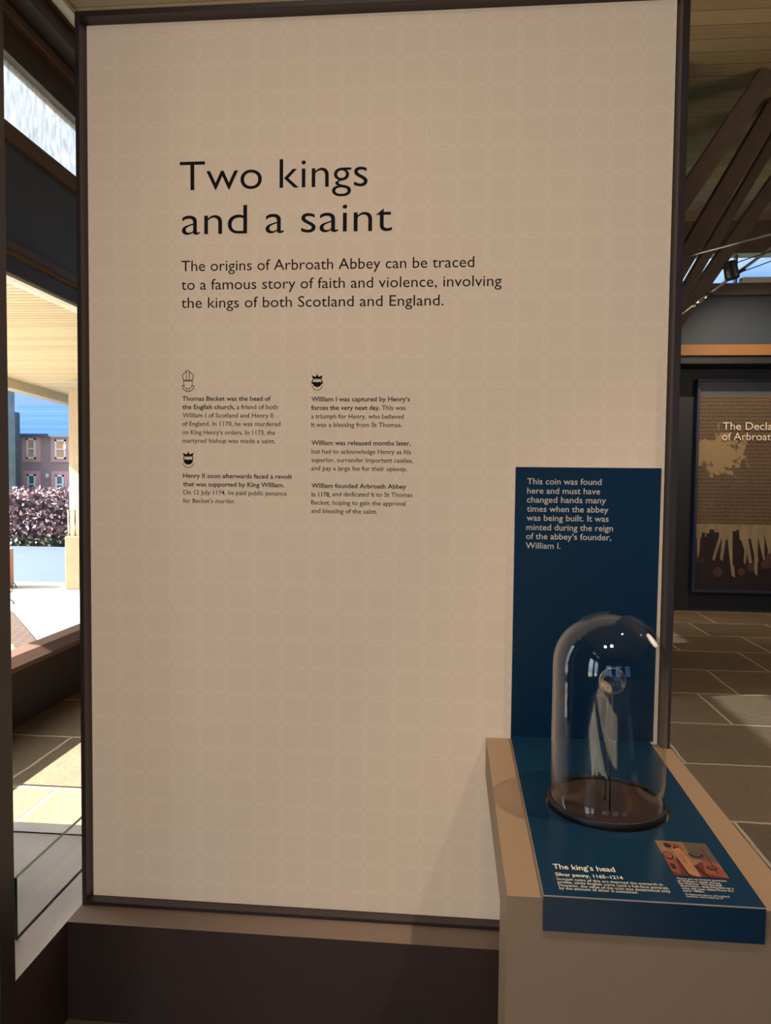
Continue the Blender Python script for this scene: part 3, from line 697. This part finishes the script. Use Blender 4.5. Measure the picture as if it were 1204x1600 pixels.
# ------------------------------------------------------------------ right-hand room: wall graphic, rods, spotlight
YG = YB + .36
def gp(px, py): return bp(px, py, 1, YG)
gb = root('wall_graphic', (3.6, YG, .3), 'dark framed wall graphic of a torn manuscript headed The Declaration of Arbroath', 'display board')
a = gp(1088, 593); b = gp(1078, 924); gx0 = a.x; gz1 = a.z; gz0 = b.z; gx1 = gx0 + 2.3
from_bm('frame', ring_frame(gx0, gx1, gz0, gz1, YG - .05, YG + .05, .03, .03, .03, .03), mat('dark_blue_frame', lin(44, 52, 78), .4), gb)
def manuscript():
    m, nt, p, N, L = base_mat('manuscript_print')
    tc = N('ShaderNodeTexCoord'); sp = N('ShaderNodeSeparateXYZ'); L(tc.outputs['Object'], sp.inputs[0])
    mp = N('ShaderNodeMapping'); mp.inputs['Scale'].default_value = (55, 1, 75); L(tc.outputs['Object'], mp.inputs[0])
    nz = N('ShaderNodeTexNoise'); nz.inputs['Scale'].default_value = 1; nz.inputs['Detail'].default_value = 3; L(mp.outputs[0], nz.inputs['Vector'])
    ln = M2(N, L, 'SINE', M2(N, L, 'MULTIPLY', sp.outputs[2], 2 * math.pi / .042))
    ink = M2(N, L, 'MULTIPLY', M2(N, L, 'GREATER_THAN', ln, -.1), M2(N, L, 'MULTIPLY', M2(N, L, 'SUBTRACT', nz.outputs['Fac'], .40), 5.0, clamp=True))
    nb = N('ShaderNodeTexNoise'); nb.inputs['Scale'].default_value = 2.6; nb.inputs['Detail'].default_value = 6; L(tc.outputs['Object'], nb.inputs['Vector'])
    # torn bare patch around its own centre
    hx = M2(N, L, 'SUBTRACT', sp.outputs[0], gx0 + .27 - 3.6); hz = M2(N, L, 'SUBTRACT', sp.outputs[2], gp(1125, 708).z - .3)
    hx = M2(N, L, 'MULTIPLY', hx, .85)
    hd = M2(N, L, 'SQRT', M2(N, L, 'ADD', M2(N, L, 'MULTIPLY', hx, hx), M2(N, L, 'MULTIPLY', hz, hz)))
    nh = N('ShaderNodeTexNoise'); nh.inputs['Scale'].default_value = 6; nh.inputs['Detail'].default_value = 7; nh.inputs['Roughness'].default_value = .7; L(tc.outputs['Object'], nh.inputs['Vector'])
    hole = M2(N, L, 'LESS_THAN', M2(N, L, 'ADD', hd, M2(N, L, 'MULTIPLY', nh.outputs['Fac'], .75)), .60)
    pc = mixc(N, L, nb.outputs['Fac'], lin(92, 74, 60), lin(132, 108, 82))
    c = mixc(N, L, M2(N, L, 'MULTIPLY', ink, .75), pc, lin(44, 30, 24))
    c = mixc(N, L, hole, c, lin(164, 138, 98))
    L(c, p.inputs['Base Color']); p.inputs['Roughness'].default_value = .45
    mats = [mat('graphic_blue_grey', lin(84, 92, 104), .4), m, mat('graphic_dark', lin(40, 30, 28), .5, 0, .4, 9), mat('seal_tag_parchment', lin(150, 130, 98), .5, 0, .6, 14, (1, 1, .3)), mat('seal_wax', lin(84, 56, 52), .5, 0, .4, 14)]
    yf = YG - .01
    zt = gp(1090, 618).z; zm = gp(1080, 818).z
    vs, fs, mi = [], [], []; lay = [0]
    def poly(pts, k):
        lay[0] += 1; n = len(vs); vs.extend(Vector((x, yf - lay[0] * .00003, z)) for x, z in pts); fs.append(list(range(n, n + len(pts)))); mi.append(k)
    X0, X1 = gx0 + .03, gx1 - .03
    poly([(X0, gz0 + .03), (X1, gz0 + .03), (X1, gz1 - .03), (X0, gz1 - .03)], 2)
    poly([(X0, zt), (X1, zt), (X1, gz1 - .03), (X0, gz1 - .03)], 0)
    poly([(X0, zm), (X1, zm), (X1, zt), (X0, zt)], 1)
    poly([(X0, zm - .17), (X0 + .2, zm - .13), (X0 + .42, zm - .2), (X0 + .8, zm - .12), (X0 + 1.3, zm - .19), (X1, zm - .12), (X1, zm), (X0, zm)], 3)
    rnd = random.Random(3); x = X0 + .02
    while x < X1 - .12:
        w = rnd.uniform(.03, .06); sl = rnd.uniform(-.09, .09); l = rnd.uniform(.22, .5); z1 = zm - rnd.uniform(.06, .15)
        ze = max(gz0 + .05, z1 - l)
        xa = min(max(x + sl, X0), X1 - w)
        poly([(x, z1), (x + w, z1), (xa + w * .7, ze), (xa, ze + .03)], 3 if rnd.random() < .72 else 2)
        if rnd.random() < .45:
            cx = min(max(xa + w * .3, X0 + .06), X1 - .06); q = rnd.uniform(.04, .055)
            poly([(cx + q * math.cos(i * .524), max(gz0 + .04, ze) + q * 1.1 * math.sin(i * .524) + .02) for i in range(12)], 4)
        x += rnd.uniform(.03, .06)
    # verts are world; shift handled on link
    return from_py('printed_graphic', vs, fs, mats, gb, mi=mi)
manuscript()
box('back_panel', gx0 + .02, gx1 - .02, YG - .008, YG + .045, gz0 + .02, gz1 - .02, GAP, gb)
k3 = 9.41
t1a = bp(1080 + 455 / k3, 590 + 765 / k3, 1, YG - .03); t1b = bp(1080 + 1102 / k3, 590 + 768 / k3, 1, YG - .03)
t2a = bp(1080 + 445 / k3, 590 + 917 / k3, 1, YG - .03); t2b = bp(1080 + 1165 / k3, 590 + 917 / k3, 1, YG - .03)
WHITEINK = mat('white_raised_letters', lin(255, 240, 215), .5)
lettering('heading_lettering', gb, WHITEINK, (0, YG - .03, 0), EX, EZ, NM, [
    ('The Declaration', t1a.x, t1b.x, t1a.z, .083, .004, False, 'The Decl'), ('of Arbroath', t2a.x, t2b.x, t2a.z, .083, .004, False, 'of Arbroat')])

rodr = root('tie_rod', tuple(bp(1068, 402, 1, 3.3)), 'thin steel tie rod, the upper one sloping across the dark roof beams', 'tie rod')
A, B = bp(1068, 402, 1, 3.3), bp(1204, 366, 1, 3.3); d = (B - A).normalized()
tube('rod', [A - d * ((A.x - 1.49) / d.x), B + d * 3.0], .009, STEEL, rodr, 10)
rod2 = root('tie_rod', tuple(bp(1065, 490, 1, 3.26)), 'steel tie rod with a bright turnbuckle, the lower one passing the spotlight', 'tie rod')
A, B = bp(1065, 490, 1, 3.26), bp(1204, 388, 1, 3.26); d = (B - A).normalized()
tube('rod', [A - d * ((A.x - 1.47) / d.x), B + d * ((ZC - B.z) / d.z)], .010, STEEL, rod2, 10)
t0, t1 = bp(1089, 473, 1, 3.26), bp(1107, 460, 1, 3.26)
tube('turnbuckle', [t0 - d * .02, t0, t0 + d * .001, t1, t1 + d * .001, t1 + d * .02], [.011, .011, .018, .018, .011, .011], CHROME, rod2, 14)
c0 = bp(1083.5, 478, 1, 3.26)
tube('collar', [c0 - d * .012, c0 + d * .012], .017, CHROME, rod2, 14)
sp = root('spotlight', tuple(bp(1142, 422, 1, 3.2)), 'black stage spotlight hanging at the sloping rod before the high window', 'spotlight')
q0 = bp(1139, 409, 1, 3.2); q1 = bp(1144, 436, 1, 3.2); ax = (q1 - q0).normalized()
tube('lamp_body', [q0, q0 + ax * .01, q1 - ax * .012, q1], [.036, .043, .047, .043], BLACK, sp, 20)
tube('bracket', [bp(1141, 420, 1, 3.15), bp(1131, 420, 1, 3.15), bp(1127, 419, 1, 3.2)], .006, BLACK, sp, 8)
tube('fixing_arm', [bp(1150, 428, 1, 3.2), bp(1163, 420, 1, 3.2)], .011, BLACK, sp, 8)
cb1 = tube('cable', [bp(1146, 412, 1, 3.2), bp(1166, 405, 1, 3.22), bp(1204, 392, 1, 3.2), bp(1260, 372, 1, 3.2)], .0035, BLACK, None, 8, origin=tuple(bp(1146, 412, 1, 3.2))); tag(cb1, 'thin black cable running up from the top of the spotlight', 'cable')
cb2 = tube('cable', [bp(1160, 424, 1, 3.16), bp(1180, 417, 1, 3.22), bp(1204, 408, 1, 3.2), bp(1260, 388, 1, 3.2)], .0035, BLACK, None, 8, origin=tuple(bp(1160, 424, 1, 3.16))); tag(cb2, 'thin black cable crossing the high window below the other cable', 'cable')
la, lb = bp(1156, 448, 1, YB - .02), bp(1204, 446, 1, YB - .02)
lg = root('strip_light', tuple(la), 'long pale strip light lying on the sill of the high window', 'light')
bm = bmesh.new(); add_box(bm, la.x + .02, la.x + 1.5, YB - .035, YB + .035, 3.6455, 3.71, .008); from_bm('housing', bm, WHITETRIM, lg)
box('end_cap', la.x, la.x + .02, YB - .03, YB + .03, 3.6455, 3.70, STEEL, lg)

# ------------------------------------------------------------------ outside: porch, paving, road, hedge, houses
PAVE = mat('pale_paving', lin(158, 150, 138), .7, 0, .12, 5, bump=.1)
struct(box('pavement', -60, XW - .12, -12, 7.95, -.2, -.02, PAVE))
struct(box('road', -90, 30, 7.95, 14.0, -.35, -.13, mat('grey_asphalt', lin(66, 76, 92), .7, 0, .25, 3, (1, 3, 1), .1)))
struct(box('ground', -140, 60, 14.0, 120, -1.2, -.3, mat('rough_grass', lin(96, 104, 70), .9, 0, .3, 2, bump=.3)))
ZS = 2.78
struct(box('ceiling_porch', -6.55, XW - .12, 1.7, 10.4, ZS, ZS + .2, SOFF))
PT = mat('pale_weathered_timber', lin(190, 168, 138), .6, 0, .2, 5, (6, 6, 1), .1)
e0, e1 = bp(14, 600, 2, 2.72), bp(122, 630, 2, 2.72)
bm = bmesh.new(); dd = (e1 - e0).normalized()
add_bar(bm, e0 - dd * 3.4, e1 + dd * .5, .14, .18, Vector((0, 0, 1)), .004)
struct(from_bm('porch_beam', bm, PT))
by = 7.35
sb = bp(104, 921, 2, -.02); sp_ = bp(101, 838, 1, sb.y)
stone = root('porch_pier', (sb.x + .35, sb.y + .25, -.02), 'sandstone pier topped by a pale timber porch post outside the window', 'pier')
SAND = mat('red_sandstone', lin(160, 120, 92), .8, 0, .2, 5, bump=.3)
bm = bmesh.new(); add_box(bm, sb.x - .02, sb.x + .75, sb.y - .0, sb.y + .55, -.02, sp_.z, .012); from_bm('stone_block', bm, SAND, stone)
pp = bp(107.3, 700, 1, sb.y + .15)
bm = bmesh.new(); add_box(bm, pp.x, pp.x + .5, sb.y + .15, sb.y + .4, sp_.z, 2.66, .008); from_bm('timber_post', bm, PT, stone)
for n_, px in enumerate((107.5, 116.5)):
    q = bp(px, 800, 1, sb.y + .08)
    o = tube('steel_rail', [(q.x, sb.y + .08, sp_.z - .0), (q.x, sb.y + .08, 1.04)], .018, STEEL, stone, 12)
lb0 = bp(21.5, 921, 2, -.02); lz = bp(21, 860, 1, lb0.y).z; lbx = bp(22, 900, 1, lb0.y + .25).x
bm = bmesh.new(); add_box(bm, lbx - .5, lbx, lb0.y, lb0.y + .25, -.02, lz, .012)
o = from_bm('stone_bollard', bm, SAND, None, origin=(lbx - .25, lb0.y + .12, -.02)); tag(o, 'short sandstone block at the road edge, beside the dark left panel', 'stone block')
# lattice mat on the paving
def lattice():
    m, nt, p, N, L = base_mat('woven_lattice')
    tc = N('ShaderNodeTexCoord'); mp = N('ShaderNodeMapping'); mp.inputs['Rotation'].default_value = (0, 0, .6); mp.inputs['Scale'].default_value = (4, 7, 7); L(tc.outputs['Object'], mp.inputs[0])
    br = N('ShaderNodeTexBrick'); br.inputs['Mortar Size'].default_value = .07; br.inputs['Scale'].default_value = 1; br.inputs['Color1'].default_value = lin(26, 34, 44); br.inputs['Color2'].default_value = lin(40, 44, 48); br.inputs['Mortar'].default_value = lin(84, 66, 50)
    L(mp.outputs[0], br.inputs['Vector'])
    wv = N('ShaderNodeTexWave'); wv.wave_type = 'RINGS'; wv.inputs['Scale'].default_value = .55; wv.inputs['Distortion'].default_value = 2; L(mp.outputs[0], wv.inputs['Vector'])
    c = mixc(N, L, M2(N, L, 'GREATER_THAN', wv.outputs['Fac'], .94), br.outputs['Color'], lin(104, 62, 30))
    L(c, p.inputs['Base Color']); p.inputs['Roughness'].default_value = .6
    q = [bp(*z, 2, 0) for z in ((16, 953), (70, 1016), (31, 1022), (4, 985))]
    bm = bmesh.new(); t = [bm.verts.new(v) for v in q]; bt = [bm.verts.new(v - EZ * .02) for v in q]
    bm.faces.new(t); bm.faces.new(bt[::-1])
    for i in range(4): bm.faces.new((t[i], bt[i], bt[(i + 1) % 4], t[(i + 1) % 4]))
    c0 = sum(q, Vector()) / 4; c0.z = -.02
    o = from_bm('lattice_mat', bm, m, None, origin=tuple(c0)); tag(o, 'patterned lattice panel lying on the sunlit paving outside the window', 'mat')
lattice()
def scroll():
    c = bp(22, 940, 1, 6.2); bm = bmesh.new()
    for k_, (dz, s) in enumerate(((.16, 1), (-.06, -1))):
        add_tube(bm, [(c.x - .06 + s * .09 * (1 - i / 26) * math.cos(i * .42), 6.2, c.z + dz + .1 * (1 - i / 26) * math.sin(i * .42)) for i in range(22)], .008, 6)
    add_tube(bm, [(c.x - .06, 6.2, -.02), (c.x - .06, 6.2, c.z + .26)], .01, 6)
    o = from_bm('iron_scroll', bm, BLACK, None, origin=(c.x - .06, 6.2, -.02), smooth=True); tag(o, 'dark wrought iron scroll standing on the paving below the stone block', 'ironwork')
scroll()
# brown beech hedge
def hedge():
    h0, h1 = -18.0, -5.6; y0, y1 = 14.2, 15.4; zb, zt = -.3, 1.13
    m1 = mat('brown_beech_leaf', lin(120, 88, 84), .7, 0, .45, 9); m2 = mat('pale_beech_leaf', lin(180, 152, 152), .6, 0, .3, 9); m3 = mat('hedge_core', lin(62, 50, 56), .9); m4_ = mat('ivy_leaf', lin(84, 106, 74), .6, 0, .4, 9)
    bm = bmesh.new(); add_box(bm, h0, h1, y0 + .15, y1, zb, zt - .1); me0 = bm
    for f in me0.faces: f.material_index = 2
    rnd = random.Random(5)
    for i in range(9000):
        x = rnd.uniform(h0, h1); top = rnd.random() < .2
        if top: y = rnd.uniform(y0, y1); z = zt + rnd.uniform(-.12, .07)
        else: y = y0 + rnd.uniform(-.06, .2); z = rnd.uniform(zb, zt)
        s = rnd.uniform(.035, .075); u = Vector((rnd.gauss(0, 1), rnd.gauss(0, .6), rnd.gauss(0, 1))).normalized(); v = u.cross(Vector((rnd.gauss(0, 1), rnd.gauss(0, 1), rnd.gauss(0, 1)))).normalized()
        c = Vector((x, y, z)); q = [bm.verts.new(c + u * s), bm.verts.new(c + v * s * .6 + u * s * .2), bm.verts.new(c - u * s), bm.verts.new(c - v * s * .6 + u * s * .2)]
        f = bm.faces.new(q); f.material_index = 3 if (z < zb + .38 and rnd.random() < .7) else (1 if rnd.random() < .4 else 0)
    me = bpy.data.meshes.new('hedge'); bm.to_mesh(me); bm.free()
    o = link('hedge', me, [m1, m2, m3, m4_], None, (h0 / 2 + h1 / 2, 14.8, zb)); tag(o, 'clipped brown beech hedge across the road with green at its foot', 'hedge')
hedge()
# house
def house():
    Y = 40.0; P = lambda px, py, y=Y: bp(px, py, 1, y)
    h = root('house', (-22, Y, -1.2), 'pinkish terraced house with a blue slate roof seen through the window', 'house')
    x0, x1 = P(31, 700).x, -12.0; ze = P(60, 680).z
    HW = mat('pink_grey_harling', lin(172, 140, 146), .85, 0, .12, 6, bump=.2); SUR = mat('pink_sandstone', lin(222, 164, 168), .8, 0, .1, 4); WHT = mat('white_sash_paint', lin(238, 236, 240), .5)
    PANE = mat('dusk_pane', lin(92, 108, 130), .12, 0, .2, 1.5); APRICOT = mat('apricot_pane', lin(224, 164, 130), .6, 0, .15, 3)  # apricot fill for the upper panes, blue-grey for the lower
    box('wall', x0, x1, Y, Y + 7, -1.2, ze, HW, h)
    zr = P(60, 633, Y + 2.4).z
    v = [(x0 - .4, Y - .2, ze - .05), (x1, Y - .2, ze - .05), (x1, Y + 2.4, zr), (x0 - 1.6, Y + 2.4, zr), (x0 - .4, Y + 7.2, ze - .05), (x1, Y + 7.2, ze - .05)]
    from_py('roof', [Vector(q) for q in v], [[0, 1, 2, 3], [3, 2, 5, 4], [0, 3, 4], [1, 5, 2], [0, 4, 5, 1]], board_mat('blue_slate', lin(42, 66, 100), lin(56, 82, 118), .22, 1, .08, lin(26, 40, 66), rough=.9, gdepth=.1, spec=.05), h)
    box('gutter', x0 - .1, x1, Y - .25, Y - .12, ze - .12, ze - .02, mat('gutter_grey', lin(90, 90, 110), .5), h)
    def win(l, t, r, b, pane, s=.28):
        a, c = P(l, t, Y), P(r, b, Y); xa, xb, za, zb = a.x, c.x, c.z, a.z
        f = box('window_surround', xa - s, xb + s, Y - .06, Y + .02, za - .2, zb + .22, SUR, h)
        bm = bmesh.new(); w = .10
        add_box(bm, xa, xa + w, Y - .12, Y - .05, za, zb); add_box(bm, xb - w, xb, Y - .12, Y - .05, za, zb)
        add_box(bm, xa, xb, Y - .12, Y - .05, za, za + w); add_box(bm, xa, xb, Y - .12, Y - .05, zb - w, zb); zm = (za + zb) / 2; add_box(bm, xa, xb, Y - .13, Y - .05, zm - .04, zm + .04)
        g = from_bm('window', bm, WHT, h); box('pane', xa + .05, xb - .05, Y - .08, Y - .065, za + .05, zb - .05, pane, g)
    win(42.5, 685, 57, 717, APRICOT); win(87, 687, 104, 717, APRICOT); win(44, 741, 57, 772, PANE); win(88, 742, 101, 772, PANE)
    box('door_lamp', P(73, 743).x, P(77, 743).x, Y - .12, Y, P(73, 746).z, P(73, 740).z, WHT, h)
    # stone neighbour at the left
    n = root('stone_building', (-29, 39, -1.2), 'grey stone gable with a dark downpipe, left of the pink house', 'house')
    ST = mat('grey_rubble_stone', lin(140, 146, 152), .9, 0, .4, 2.0, bump=.4)
    xs = P(31.5, 700, 39.6).x; xt = P(23, 640, 38.0).x
    box('wall', xs - 6, xt, 37.2, 38.0, -1.2, P(15, 612, 38.0).z + 1.0, ST, n)
    box('return_wall', xs - 3, xs, 38.02, 39.6, -1.2, P(28, 645, 39.6).z, mat('dark_rubble_stone', lin(96, 102, 108), .9, 0, .4, 3.0, bump=.4), n)
house()

bpy.context.view_layer.update()
